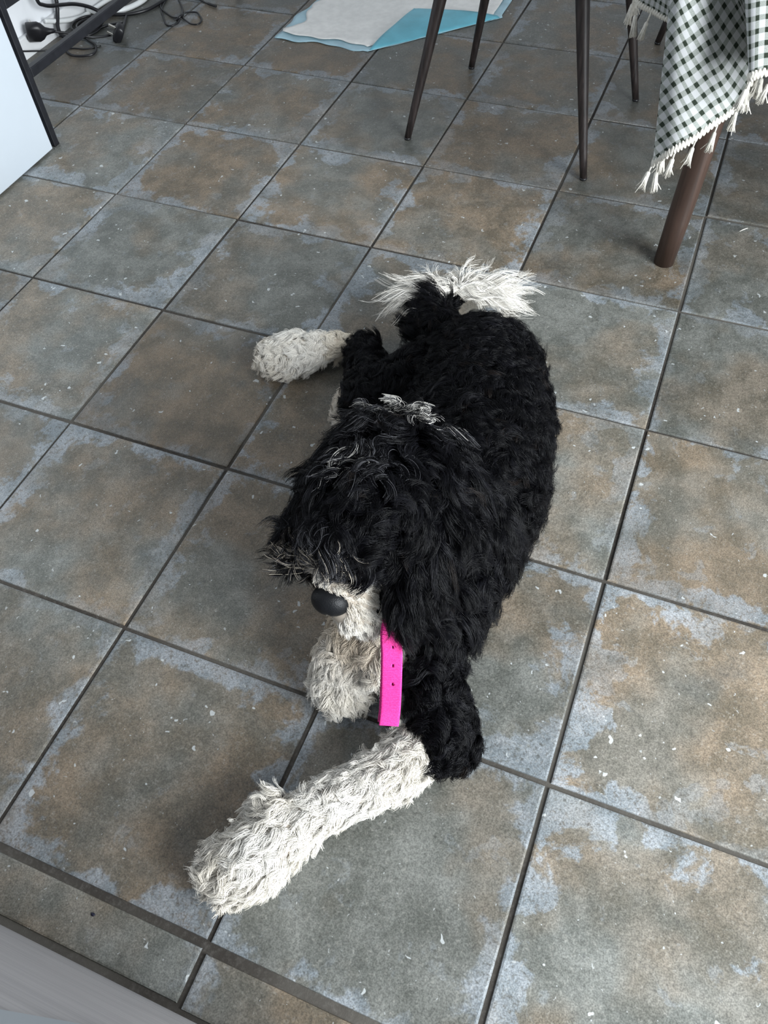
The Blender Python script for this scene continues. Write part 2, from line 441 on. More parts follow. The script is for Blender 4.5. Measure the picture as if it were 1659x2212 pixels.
cord('white_cable', [(-1.290, 1.940, .060), (-1.286, 1.975, .046), (-1.284, 2.02, .030), (-1.284, 2.09, .012), (-1.286, 2.16, .008), (-1.279, 2.23, .008), (-1.262, 2.30, .008), (-1.25, 2.42, .008)], .0065, M_CORDW, 'white cable running along the foot of the skirting')
cord('white_cable', [(-1.288, 2.128, .022), (-1.270, 2.138, .010), (-1.231, 2.147, .008), (-1.194, 2.171, .008), (-1.172, 2.214, .008), (-1.165, 2.264, .008), (-1.18, 2.323, .008), (-1.22, 2.40, .008)], .0080, M_CORDW, 'white cable curving out across the tiles behind the rail')
cord('thin_cable', [(-1.292, 1.800, .040), (-1.290, 1.815, .030), (-1.284, 1.845, .018), (-1.268, 1.880, .006), (-1.24, 1.905, .003), (-1.20, 1.922, .003), (-1.16, 1.93, .003), (-1.13, 1.96, .003)], .0022, M_CORD, 'thin black wire trailing from the skirting onto the tiles')
bp_ = []
for k in range(60):
    a = k / 60 * math.pi * 8
    bp_.append((-1.232 + .034 * math.cos(a) + .010 * math.sin(a * .37), 2.045 + .046 * math.sin(a) + .01 * math.cos(a * .6), .006 + .017 * (k / 60) + .006 * math.sin(a * .5 + 1)))
cord('coiled_cable', bp_, .0034, M_CORD, 'bunched black cable coil on the floor behind the rail', n=220)
tl = empty('tied_cable'); tag(tl, 'thin black cable tied in a loose bow on the tiles', 'cable', 'cables under the rack')
cord('cord', [(-1.14, 2.36, .003), (-1.126, 2.299, .003), (-1.106, 2.263, .003), (-1.08, 2.225, .005), (-1.041, 2.199, .003), (-1.007, 2.182, .004), (-.983, 2.182, .008), (-.963, 2.172, .006), (-.936, 2.16, .003), (-.914, 2.165, .003), (-.918, 2.193, .003), (-.936, 2.215, .003),
              (-.959, 2.235, .003), (-.985, 2.228, .003), (-1.0, 2.212, .004), (-.986, 2.182, .009), (-.978, 2.155, .004), (-.991, 2.132, .003), (-1.014, 2.141, .003), (-1.051, 2.186, .003), (-1.078, 2.222, .003), (-1.10, 2.29, .003), (-1.09, 2.36, .003)], .0024, M_CORD, '', parent=tl, n=170)
cord('cord_end', [(-.986, 2.188, .006), (-1.013, 2.24, .003), (-1.046, 2.282, .003), (-1.067, 2.308, .003), (-1.06, 2.338, .003), (-.999, 2.319, .003), (-.953, 2.297, .003)], .0022, M_CORD, '', parent=tl, n=50)
cord('connector', [(-.955, 2.298, .004), (-.935, 2.292, .004), (-.920, 2.288, .004)], .0036, M_CORD, '', parent=tl, n=10)
cord('tie', [(-.992, 2.168, .003), (-.982, 2.174, .012), (-.980, 2.190, .012), (-.990, 2.198, .004)], .0036, M_CORD, '', parent=tl, n=16)

# ------------------------------------------------------------------ puppy pad
pad = empty('puppy_pad', (-.35, 2.45, 0))
PX0, PX1, PY0, PY1 = -0.640, -0.052, 2.150, 2.75
def pad_sheet(name, inset, z, mat, amp, seed):
    r = np.random.default_rng(seed); nx, ny = 64, 60
    ph = r.uniform(0, 6.28, 12)
    V = []; idx = {}; F = []
    for b in range(ny + 1):
        for a in range(nx + 1):
            s, t_ = a / nx, b / ny
            x = PX0 + inset + s * (PX1 - PX0 - 2 * inset); y = PY0 + inset + t_ * (PY1 - PY0 - 2 * inset)
            ey = (1 - t_) ** 6; ex = (1 - s) ** 6
            y += ey * (.006 * math.sin(s * 19 + ph[0]) + .004 * math.sin(s * 41 + ph[1]))
            x += ex * (.010 * math.sin(t_ * 17 + ph[2]) + .004 * math.sin(t_ * 43 + ph[3]))
            # corner of the left edge tugged outwards
            x -= .022 * math.exp(-((t_ - .035) / .05) ** 2) * ex
            zz = z + amp * (1 + .5 * math.sin(s * 23 + t_ * 9 + ph[4]) + .5 * math.sin(t_ * 31 - s * 13 + ph[5])) + amp * 1.4 * max(0, math.sin(t_ * 70 + 2.2 * math.sin(s * 9))) * ey * .8
            zz += amp * 2.5 * ex * max(0, math.sin(t_ * 26 + ph[6]))
            V.append((x + .35, y - 2.45, zz))
    # bottom right corner is turned over: leave it out beyond the crease
    def cut(x, y): return (x - (PX0 + .294)) - (y - PY0) * 0.985 > -inset * 1.3
    for b in range(ny):
        for a in range(nx):
            q = (b * (nx + 1) + a, b * (nx + 1) + a + 1, (b + 1) * (nx + 1) + a + 1, (b + 1) * (nx + 1) + a)
            cx = sum(V[k][0] for k in q) / 4 - .35; cy = sum(V[k][1] for k in q) / 4 + 2.45
            if cut(cx, cy): continue
            F.append(q)
    o = link_mesh(name, V, F, mat, pad, True)
    # snap the stair-stepped border onto the crease
    for v in o.data.vertices:
        x, y = v.co.x - .35, v.co.y + 2.45
        d = (x - (PX0 + .294)) - (y - PY0) * 0.985 + inset * 1.3
        if -0.012 < d < .012:
            v.co.x -= d * .5; v.co.y += d * .5
    m = o.modifiers.new('thick', 'SOLIDIFY'); m.thickness = .0012; m.offset = 1
    return o
pad_sheet('backing_film', 0.0, .0006, M_PADBL, .0009, 1)
pad_sheet('absorbent_sheet', .024, .0032, M_PADW, .0016, 2)
# turned-over corner
nf = 30; V = []; F = []
A = np.array((PX0 + .294, PY0)); B = np.array((PX1, PY0 + (PX1 - PX0 - .294) / .985)); D = np.array((A[0] + .030, B[1] - .012))
for a in range(nf + 1):
    for b in range(nf + 1 - a):
        u_, v_ = a / nf, b / nf
        p = A * (1 - u_ - v_) + D * u_ + B * v_
        lift = .0055 + .010 * math.sin(math.pi * min(1, (u_) * 1.05)) * (1 - .4 * u_) + .0015 * math.sin(14 * v_ + 9 * u_)
        V.append((p[0] + .35, p[1] - 2.45, lift if u_ > 0 else .0025 + .0015 * math.sin(9 * v_)))
idx = {}; k = 0
for a in range(nf + 1):
    for b in range(nf + 1 - a): idx[(a, b)] = k; k += 1
for a in range(nf):
    for b in range(nf - a):
        F.append((idx[(a, b)], idx[(a + 1, b)], idx[(a, b + 1)]))
        if a + b < nf - 1: F.append((idx[(a + 1, b)], idx[(a + 1, b + 1)], idx[(a, b + 1)]))
o = link_mesh('folded_corner', V, F, M_PADB, pad, True)
m = o.modifiers.new('thick', 'SOLIDIFY'); m.thickness = .0012; m.offset = 1
o['label'] = 'bright blue underside folded over'
tag(pad, 'white puppy training pad with blue film and a folded-over corner', 'puppy pad')

# ------------------------------------------------------------------ table
tb = empty('dining_table', (1.05, 1.85, 0))
TX0, TY0, TX1, TY1, TZ = 0.488, 1.372, 1.75, 2.33, 0.742
from_bm('tabletop', box_bm(rel((TX0 + .004, TY0 + .004, TZ - .026), tb), rel((TX1, TY1, TZ - .002), tb), .004), M_WALNUT, tb)
for (x, y, sx, sy) in ((.603, 1.463, 1, 1), (1.63, 1.463, -1, 1), (.603, 2.24, 1, -1), (1.63, 2.24, -1, -1)):
    pts = [rel((x + sx * .042 * z, y + sy * .012 * z, z), tb) for z in np.linspace(0, TZ - .026, 8)]
    V, F = tube(pts, [.0205, .0222] + [.0225] * 6, 28)
    link_mesh('leg', V, F, M_WALNUT, tb, True)
tag(tb, 'walnut dining table with round legs under the gingham cloth', 'table')

# ------------------------------------------------------------------ tablecloth
OV = 0.31
CZ = TZ + .002
# hem points: (cloth coordinate, x, y, z); a>0 along the front, negative along the left side
HEM = [(-1.30, .425, 2.42, .44), (-.95, .405, 2.08, .43), (-.62, .415, 1.78, .425), (-.46, .425, 1.625, .42), (-.38, .470, 1.590, .412), (-.30, .525, 1.562, .405), (-.245, .571, 1.535, .398),
       (-.19, .605, 1.500, .370), (-.12, .585, 1.440, .335), (-.05, .552, 1.395, .292), (0, .540, 1.354, .272),
       (.022, .554, 1.320, .302), (.048, .571, 1.307, .327), (.092, .598, 1.316, .347), (.13, .622, 1.348, .360), (.165, .642, 1.378, .367), (.20, .655, 1.420, .386), (.235, .668, 1.450, .404), (.29, .674, 1.440, .420), (.345, .668, 1.385, .440), (.38, .650, 1.292, .462), (.43, .676, 1.289, .475),
       (.51, .75, 1.320, .462), (.64, .88, 1.36, .447), (.9, 1.18, 1.345, .445), (1.4, 1.70, 1.35, .445)]
HK = np.array([h[0] for h in HEM]); HP = np.array([h[1:] for h in HEM])
_fine = np.linspace(0, len(HEM) - 1, 600)
_sp = spline(HP, 600); _kk = np.interp(_fine, np.arange(len(HEM)), HK)
def hem(s): return np.array([np.interp(s, _kk, _sp[:, c]) for c in range(3)])
Cc = np.array((TX0, TY0, CZ))
def cloth_top(s):
    if s > OV: return Cc + np.array((s - OV, 0, 0))
    if s < -OV: return Cc + np.array((0, -s - OV, 0))
    return Cc
def cloth_uv(s, t_):
    # s = position along the hem, t=0 at the table edge, 1 at the hem
    if s >= OV: return (s, OV * (1 - t_))
    if s <= -OV: return (OV * (1 - t_), -s)
    b = (s, 0) if s >= 0 else (0, -s)
    return (OV + (b[0] - OV) * t_, OV + (b[1] - OV) * t_)
S = sorted(set(np.round(np.concatenate([np.linspace(-1.24, -.5, 30), np.linspace(-.5, .5, 150), np.linspace(.5, 1.36, 30)]), 4)))
NTT = 40
V = []; UV = []; F = []
for s in S:
    tp = cloth_top(s); h = hem(s)
    for k in range(NTT + 1):
        t_ = k / NTT
        # the cloth leaves the edge almost vertically and fans out to the folds of the hem
        w = t_ * t_ * (1.55 - .55 * t_) * .55 + t_ * .45
        p = np.array((tp[0] + (h[0] - tp[0]) * w, tp[1] + (h[1] - tp[1]) * w, tp[2] + (h[2] - tp[2]) * t_))
        V.append(p); UV.append(cloth_uv(s, t_))
n0 = NTT + 1
for a in range(len(S) - 1):
    for k in range(NTT):
        F.append((a * n0 + k, a * n0 + k + 1, (a + 1) * n0 + k + 1, (a + 1) * n0 + k))
# cloth lying on the table top
bi = len(V)
for q in ((TX0, TY0), (TX1, TY0), (TX1, TY1), (TX0, TY1)):
    V.append(np.array((q[0], q[1], CZ))); UV.append((OV + q[0] - TX0, OV + q[1] - TY0))
F.append((bi, bi + 1, bi + 2, bi + 3))
for (ax, fixed, lo_, hi_) in (('x', TX1, TY0, TY1), ('y', TY1, TX0, TX1)):
    nn_ = 60; i0 = len(V)
    for a in range(nn_ + 1):
        q = lo_ + (hi_ - lo_) * a / nn_
        for k in range(9):
            t_ = k / 8; wv_ = t_ * (.022 + .018 * math.sin(q * 31) + .008 * math.sin(q * 71 + 1)); zz = CZ - OV * .97 * t_
            V.append(np.array((fixed + wv_, q, zz) if ax == 'x' else (q, fixed + wv_, zz)))
            UV.append((OV + TX1 - TX0 + OV * t_, OV + q - TY0) if ax == 'x' else (OV + q - TX0, OV + TY1 - TY0 + OV * t_))
    for a in range(nn_):
        for k in range(8): F.append((i0 + a * 9 + k, i0 + a * 9 + k + 1, i0 + (a + 1) * 9 + k + 1, i0 + (a + 1) * 9 + k))
tcl = empty('tablecloth', (TX0, TY0, 0)); off = np.array((TX0, TY0, 0))
cl = link_mesh('cloth', [v - off for v in V], F, M_GING, tcl, True)
uvl = cl.data.uv_layers.new(name='cloth')
for lp in cl.data.loops: uvl.data[lp.index].uv = UV[lp.vertex_index]
# braided edging: a row of plump loops sewn along the hem
V = []; F = []
s = -0.75
def sph(c, ax, L, r):
    ax = ax / np.linalg.norm(ax); n_ = np.cross(ax, (0.3, 0.2, 1.0)); n_ /= np.linalg.norm(n_); b_ = np.cross(ax, n_)
    i0 = len(V)
    rows = ((-1, .25), (-.75, .8), (0, 1), (.75, .8), (1, .25))
    for (q, rr) in rows:
        for k in range(6):
            an = k * math.pi / 3
            V.append(c + ax * q * L + r * rr * (math.cos(an) * n_ + math.sin(an) * b_))
    for q in range(4):
        for k in range(6):
            F.append((i0 + q * 6 + k, i0 + q * 6 + (k + 1) % 6, i0 + (q + 1) * 6 + (k + 1) % 6, i0 + (q + 1) * 6 + k))
    F.append(tuple(i0 + k for k in range(5, -1, -1))); F.append(tuple(i0 + 24 + k for k in range(6)))
fl = 1
while s < .75:
    h = hem(s); tp = cloth_top(s); dn = h - tp; dn /= np.linalg.norm(dn)
    tg = hem(s + .004) - hem(s - .004); tg /= np.linalg.norm(tg) + 1e-9
    sph(h + dn * .002, dn + tg * .35 * fl, .0068, .0028)
    fl = -fl; s += .0036
link_mesh('braid_trim', [v - off for v in V], F, M_TASSEL, tcl, True)['kind'] = 'stuff'
def tassel_mesh(seed):
    r = random.Random(seed); V = []; F = []
    def add(v, f):
        i0 = len(V); V.extend(v); F.extend([tuple(i0 + k for k in q) for q in f])
    add(*tube([(0, 0, .003), (r.uniform(-.001, .001), 0, -.009), (0, 0, -.020)], .0017, 6))
    add(*tube([(0, 0, -.018), (0, 0, -.0205), (0, 0, -.0245), (0, 0, -.030), (0, 0, -.040)], [.0018, .0036, .0040, .0040, .0052], 10))
    for k in range(46):
        a = r.uniform(0, 6.28); q = math.sqrt(r.uniform(.05, 1)); L = r.uniform(.024, .031)
        x, y = math.cos(a) * q, math.sin(a) * q
        b = .0072 if r.random() < .95 else .015
        add(*tube([(x * .0032, y * .0032, -.0245), (x * .0050, y * .0050, -.0245 - L * .5), (x * b + r.uniform(-.0007, .0007), y * b, -.0245 - L)], [.0010, .0009, .0006], 4))
    me = bpy.data.meshes.new('tassel'); me.from_pydata([tuple(map(float, v)) for v in V], [], F); me.update()
    for p in me.polygons: p.use_smooth = True
    me.materials.append(M_TASSEL); return me
TM = [tassel_mesh(k) for k in range(4)]
rs = random.Random(3)
for s in [-.70, -.66, -.62, -.58, -.54, -.495, -.445, -.395, -.335, -.275, -.045, -.008, .016, .056, .096, .138, .185, .22, .26, .30, .34, .372, .40, .44, .48, .53]:
    o = bpy.data.objects.new('tassel', TM[rs.randrange(4)]); COL.objects.link(o); o.parent = tcl
    h = hem(s); o.location = tuple(h - off - np.array((0, 0, .004)))
    o.rotation_euler = (rs.uniform(-.18, .18), rs.uniform(-.18, .18), rs.uniform(0, 6.28)); k = rs.uniform(.9, 1.06); o.scale = (k, k, k)
tag(tcl, 'green and white gingham tablecloth with cream tassels hanging off the table corner', 'tablecloth')

# ------------------------------------------------------------------ chairs
def chair(base, spread, label):
    """base: four foot points; legs lean inwards to a padded seat."""
    c = np.mean(np.array(base), axis=0)
    e = empty('dining_chair', (c[0], c[1], 0))
    for (x, y) in base:
        dx, dy = (c[0] - x), (c[1] - y)
        top = np.array((x + dx * spread, y + dy * spread * .62, .43))
        bot = np.array((x, y, .004))
        ps = [bot + (top - bot) * q for q in np.linspace(0, 1, 10)]
        V, F = tube([p - np.array((c[0], c[1], 0)) for p in ps], list(np.linspace(.0082, .0162, 10)), 20)
        o = link_mesh('leg', V, F, M_CHAIRLEG, e, True)
        V, F = tube([(x - c[0], y - c[1], 0), (x - c[0], y - c[1], .002), (x - c[0], y - c[1], .0055)], [.0078, .0086, .0086], 20)
        link_mesh('foot_cap', V, F, M_CORD, o, True)
    hx = .205; hy = .205
    from_bm('seat', box_bm((-hx, -hy, .43), (hx, hy, .485), .022, 4), M_SEAT, e, True)
    back = from_bm('backrest', box_bm((-.205, -hy, .50), (-.165, hy, .86), .018, 4), M_SEAT, e, True)
    tag(e, label, 'chair', 'dining chairs at the table')
    return e
chair([(-.078, 1.752), (-.039, 2.141), (.374, 1.709), (.416, 2.096)], .40, 'dark-legged dining chair in the middle, standing left of the gingham table')
e2 = chair([(.412, 2.418), (.405, 2.83), (.86, 2.418), (.86, 2.83)], .40, 'dining chair farther back, its leg showing behind the cloth tassels')
for ch in e2.children:
    if ch.name.startswith('backrest'): ch.rotation_euler[2] = -math.pi / 2
# ------------------------------------------------------------------ bits on the floor
V, F = tube([(.735, 1.612, .003), (.742, 1.620, .004), (.750, 1.6285, .0035)], [.0006, .0011, .0007], 6)
tag(link_mesh('straw', V, F, M_TASSEL, None, True), 'short pale straw lying on the dark blue tile beside the table leg', 'straw')
b = bmesh.new(); bmesh.ops.create_icosphere(b, subdivisions=2, radius=1)
for v in b.verts: v.co = Vector((v.co.x * .0032 * (1 + .3 * math.sin(v.co.y * 5)), v.co.y * .0022, max(0, v.co.z) * .0016)) + Vector((.182, -.0235, .0006))
tag(from_bm('crumb', b, simple('navy_crumb', (.006, .006, .022), .5), None, True), 'tiny dark navy crumb on the narrow cut tile near the grey cabinet', 'crumb')
#@@DOG
# ------------------------------------------------------------------ dog
# (p0, r0, p1, r1, white, hair length, lift, flow xyz or None (=along the segment), curl radius, curl turns, clump radius)
BK, WH = 0.0, 1.0
CAPS = [
    # trunk
    ((.355, .946, .094), .076, (.376, .910, .104), .094, BK, .044, .42, (.0, .5, .1), .0085, 1.8, .0075),
    ((.376, .910, .104), .094, (.402, .811, .122), .104, BK, .044, .42, (.1, .3, .1), .0085, 1.8, .0075),
    ((.402, .811, .122), .104, (.424, .659, .138), .110, BK, .044, .42, (.2, .1, -.1), .0085, 1.8, .0075),
    ((.424, .659, .138), .110, (.428, .550, .148), .094, BK, .050, .58, (.2, -.3, -.3), .0075, 1.15, .0075),
    # neck and skull
    ((.426, .545, .160), .088, (.385, .545, .270), .070, BK, .054, .55, (.2, -.1, -.5), .0065, 1.1, .0075),
    ((.365, .545, .285), .064, (.366, .490, .292), .070, BK, .052, .70, (.0, -.3, .0), .0070, 1.2, .0070),
    ((.366, .490, .292), .070, (.358, .446, .274), .056, BK, .040, .60, (-.05, -.6, -.2), .0065, 1.1, .0065),
    # muzzle
    ((.360, .432, .258), .038, (.352, .404, .238), .028, WH, .020, .50, (.0, -.3, -.5), .0028, .9, .0040),
    ((.354, .398, .206), .029, (.374, .394, .187), .033, WH, .026, .45, (.1, -.3, -.6), .0030, .9, .0040),
    ((.372, .404, .216), .030, (.388, .394, .194), .028, WH, .026, .45, (.2, -.3, -.6), .0030, .9, .0040),
    # ears (hanging flaps under long hair)
    ((.425, .505, .285), .040, (.436, .430, .235), .036, BK, .062, .40, (.15, -.5, -.7), .0050, 1.0, .0070),
    ((.438, .430, .235), .036, (.437, .410, .214), .028, BK, .052, .35, (.1, -.4, -.9), .0045, 1.0, .0065),
    ((.312, .505, .275), .036, (.298, .450, .245), .032, BK, .058, .40, (-.35, -.4, -.6), .0050, 1.0, .0070),
    ((.298, .450, .245), .030, (.308, .415, .240), .022, BK, .050, .35, (-.45, -.4, -.5), .0045, 1.0, .0060),
    # chest and near shoulder
    ((.430, .500, .140), .086, (.458, .458, .136), .056, BK, .052, .50, (.2, -.5, -.6), .0055, 1.0, .0070),
    ((.458, .458, .136), .056, (.474, .392, .103), .032, BK, .036, .52, (.1, -.5, -.5), .0050, 1.1, .0060),
    ((.474, .392, .103), .032, (.520, .320, .054), .039, BK, .027, .60, (.1, -.5, -.4), .0052, 1.7, .0055),
    ((.400, .420, .130), .046, (.408, .378, .098), .030, WH, .030, .45, (.0, -.3, -.7), .0035, 1.0, .0050),
    # near foreleg, white forearm and paw
    ((.490, .292, .048), .034, (.475, .266, .044), .029, WH, .028, .50, None, .0036, 1.0, .0055),
    ((.475, .266, .044), .030, (.402, .190, .039), .026, WH, .028, .50, None, .0036, 1.0, .0055),
    ((.402, .190, .039), .026, (.374, .148, .037), .028, WH, .030, .50, None, .0036, 1.0, .0055),
    ((.374, .148, .038), .029, (.350, .106, .038), .037, WH, .032, .50, None, .0040, 1.0, .0060),
    ((.350, .106, .038), .037, (.330, .084, .034), .034, WH, .034, .48, None, .0042, 1.0, .0060),
    ((.348, .162, .046), .020, (.340, .152, .040), .018, WH, .028, .55, (-.8, -.3, .1), .0036, 1.0, .0055),
    # far foreleg folded under the chin
    ((.372, .405, .128), .031, (.357, .372, .084), .033, WH, .028, .50, None, .0038, 1.0, .0050),
    ((.357, .372, .084), .033, (.357, .356, .042), .040, WH, .034, .46, (.0, -.4, -.8), .0040, 1.0, .0060),
    # hind leg lying to the side
    ((.302, .884, .092), .070, (.215, .822, .074), .044, BK, .038, .50, (-.4, -.2, .0), .0070, 1.7, .0065),
    ((.215, .822, .074), .044, (.135, .968, .044), .026, BK, .029, .60, (-.3, .3, .1), .0055, 1.7, .0055),
    ((.155, .858, .036), .020, (.162, .818, .034), .020, WH, .024, .50, (-.6, -.2, -.1), .0035, 1.0, .0050),
    ((.102, .978, .036), .020, (.062, .964, .034), .024, WH, .026, .52, None, .0036, 1.0, .0055),
    ((.062, .964, .034), .024, (.005, .925, .035), .037, WH, .030, .50, None, .0040, 1.0, .0060),
    ((.005, .925, .035), .037, (-.014, .912, .034), .034, WH, .032, .48, None, .0040, 1.0, .0060),
    # far hind leg tucked under
    ((.455, .885, .060), .050, (.470, .830, .050), .045, BK, .034, .55, (.3, -.2, -.2), .0055, 1.2, .0065),
    # tail
    ((.300, .975, .112), .036, (.245, 1.020, .104), .034, BK, .048, .42, (-.8, .5, -.1), .0055, 1.0, .0070),
    ((.245, 1.020, .104), .034, (.236, 1.060, .104), .030, BK, .054, .42, (-.9, .4, -.1), .0055, .9, .0070),
    ((.236, 1.060, .102), .026, (.262, 1.092, .104), .015, BK, .022, .50, (-.3, .6, .2), .0040, .9, .0055),
]
def build_body():
    b = bmesh.new()
    for c in CAPS:
        p0, r0, p1, r1 = Vector(c[0]), c[1], Vector(c[2]), c[3]
        L = (p1 - p0).length; n = max(2, int(L / (min(r0, r1) * .25)) + 1)
        for k in range(n):
            t = k / (n - 1)
            bmesh.ops.create_icosphere(b, subdivisions=3 if max(r0, r1) > .05 else 2, radius=r0 + (r1 - r0) * t, matrix=Matrix.Translation(p0.lerp(p1, t)))
    for v in b.verts: v.co.z = max(v.co.z, 0.0045)
    me = bpy.data.meshes.new('dog_raw'); b.to_mesh(me); b.free()
    o = bpy.data.objects.new('dog_raw', me); COL.objects.link(o)
    m = o.modifiers.new('r', 'REMESH'); m.mode = 'VOXEL'; m.voxel_size = 0.006
    m2 = o.modifiers.new('s', 'SMOOTH'); m2.factor = .5; m2.iterations = 8
    dg = bpy.context.evaluated_depsgraph_get()
    out = bpy.data.meshes.new_from_object(o.evaluated_get(dg))
    bpy.data.objects.remove(o); bpy.data.meshes.remove(me)
    return out
body_me = build_body()
dog = empty('dog', (.40, .70, 0)); DO = np.array((.40, .70, 0.0))
tag(dog, 'curly black and white dog lying on the tiles with a white foreleg stretched out', 'dog')
nv = len(body_me.vertices)
BV = np.empty(nv * 3); body_me.vertices.foreach_get('co', BV); BV = BV.reshape(-1, 3)
body_me.calc_loop_triangles()
nt = len(body_me.loop_triangles)
TRI = np.empty(nt * 3, int); body_me.loop_triangles.foreach_get('vertices', TRI); TRI = TRI.reshape(-1, 3)
VN = np.empty(nv * 3); body_me.vertices.foreach_get('normal', VN); VN = VN.reshape(-1, 3)

cp0 = np.array([c[0] for c in CAPS]); cr0 = np.array([c[1] for c in CAPS]); cp1 = np.array([c[2] for c in CAPS]); cr1 = np.array([c[3] for c in CAPS])
cwh = np.array([c[4] for c in CAPS]); clen = np.array([c[5] for c in CAPS]); clift = np.array([c[6] for c in CAPS])
cflow = np.array([(np.array(c[7]) if c[7] is not None else (cp1[i] - cp0[i])) for i, c in enumerate(CAPS)], float)
cflow /= np.linalg.norm(cflow, axis=1)[:, None]
ccur = np.array([c[8] for c in CAPS]); cturn = np.array([c[9] for c in CAPS]); cclump = np.array([c[10] for c in CAPS])
def weights(P, soft=.006):
    d = np.empty((len(P), len(CAPS)))
    for i in range(len(CAPS)):
        ax = cp1[i] - cp0[i]; L2 = ax @ ax
        t = np.clip(((P - cp0[i]) @ ax) / L2, 0, 1)
        q = cp0[i] + t[:, None] * ax
        d[:, i] = np.linalg.norm(P - q, axis=1) - (cr0[i] + (cr1[i] - cr0[i]) * t)
    d -= d.min(axis=1)[:, None]
    w = np.exp(-d / soft); return w / w.sum(axis=1)[:, None]
def vnoise(P, scale, seed):
    r = np.random.default_rng(seed); out = np.zeros(len(P))
    for k in range(6):
        k_ = r.normal(size=3); k_ *= scale * (1 + .6 * k) / np.linalg.norm(k_)
        out += np.sin(P @ k_ + r.uniform(0, 6.28)) / (1 + .4 * k)
    return out / 2.2
# patches of other colour in the coat: centre, radius, (r,g,b), share of the locks
CREAM = (.74, .66, .54); WHITE = (.90, .87, .815); GREY = (.11, .11, .12); TAN = (.42, .30, .19)
PATCH = [((.352, .602, .318), .020, WHITE, .50), ((.376, .600, .320), .016, WHITE, .40), ((.332, .588, .325), .020, GREY, .45), ((.398, .597, .315), .018, GREY, .30),
         ((.345, .520, .360), .036, GREY, .22), ((.340, .500, .360), .020, WHITE, .07),
         ((.345, .420, .290), .030, GREY, .50), ((.356, .410, .285), .022, CREAM, .16), ((.308, .402, .262), .022, CREAM, .42), ((.312, .420, .27), .032, GREY, .3), ((.352, .398, .268), .022, CREAM, .28), ((.385, .40, .26), .024, GREY, .35), ((.39, .385, .22), .02, CREAM, .25)]
TINT = [((.368, .405, .125), .045, (.62, .49, .34), .75), ((.40, .40, .12), .035, (.66, .54, .40), .5), ((.350, .405, .21), .035, (.70, .56, .40), .6), ((.10, .975, .03), .03, (.76, .64, .46), .6), ((-.02, .91, .03), .03, (.80, .68, .50), .45), ((.335, .085, .03), .03, (.80, .70, .56), .4), ((.16, .84, .035), .04, (.72, .60, .46), .6)]
def base_colour(P, r):
    w = weights(P, .004)
    white = w @ cwh + .16 * vnoise(P, 260, 3) > .5
    n = len(P)
    col = np.empty((n, 3))
    f = r.random(n)
    col[:] = np.array((.0018, .0018, .0026)) + (f ** 3)[:, None] * np.array((.008, .008, .010))
    rusty = r.random(n) < .02; col[rusty] = (.012, .009, .008)
    wn = np.clip(.5 + .6 * vnoise(P, 90, 9) + .25 * (r.random(n) - .5), 0, 1)[:, None]
    wc = np.array(WHITE) * (1 - .55 * wn) + np.array((.82, .75, .63)) * .55 * wn
    for c, rad_, cc, k in TINT:
        q = np.clip(1.5 - np.linalg.norm(P - np.array(c), axis=1) / rad_, 0, 1)[:, None] * k
        wc = wc * (1 - q) + np.array(cc) * q
    col[white] = wc[white]
    return col, white

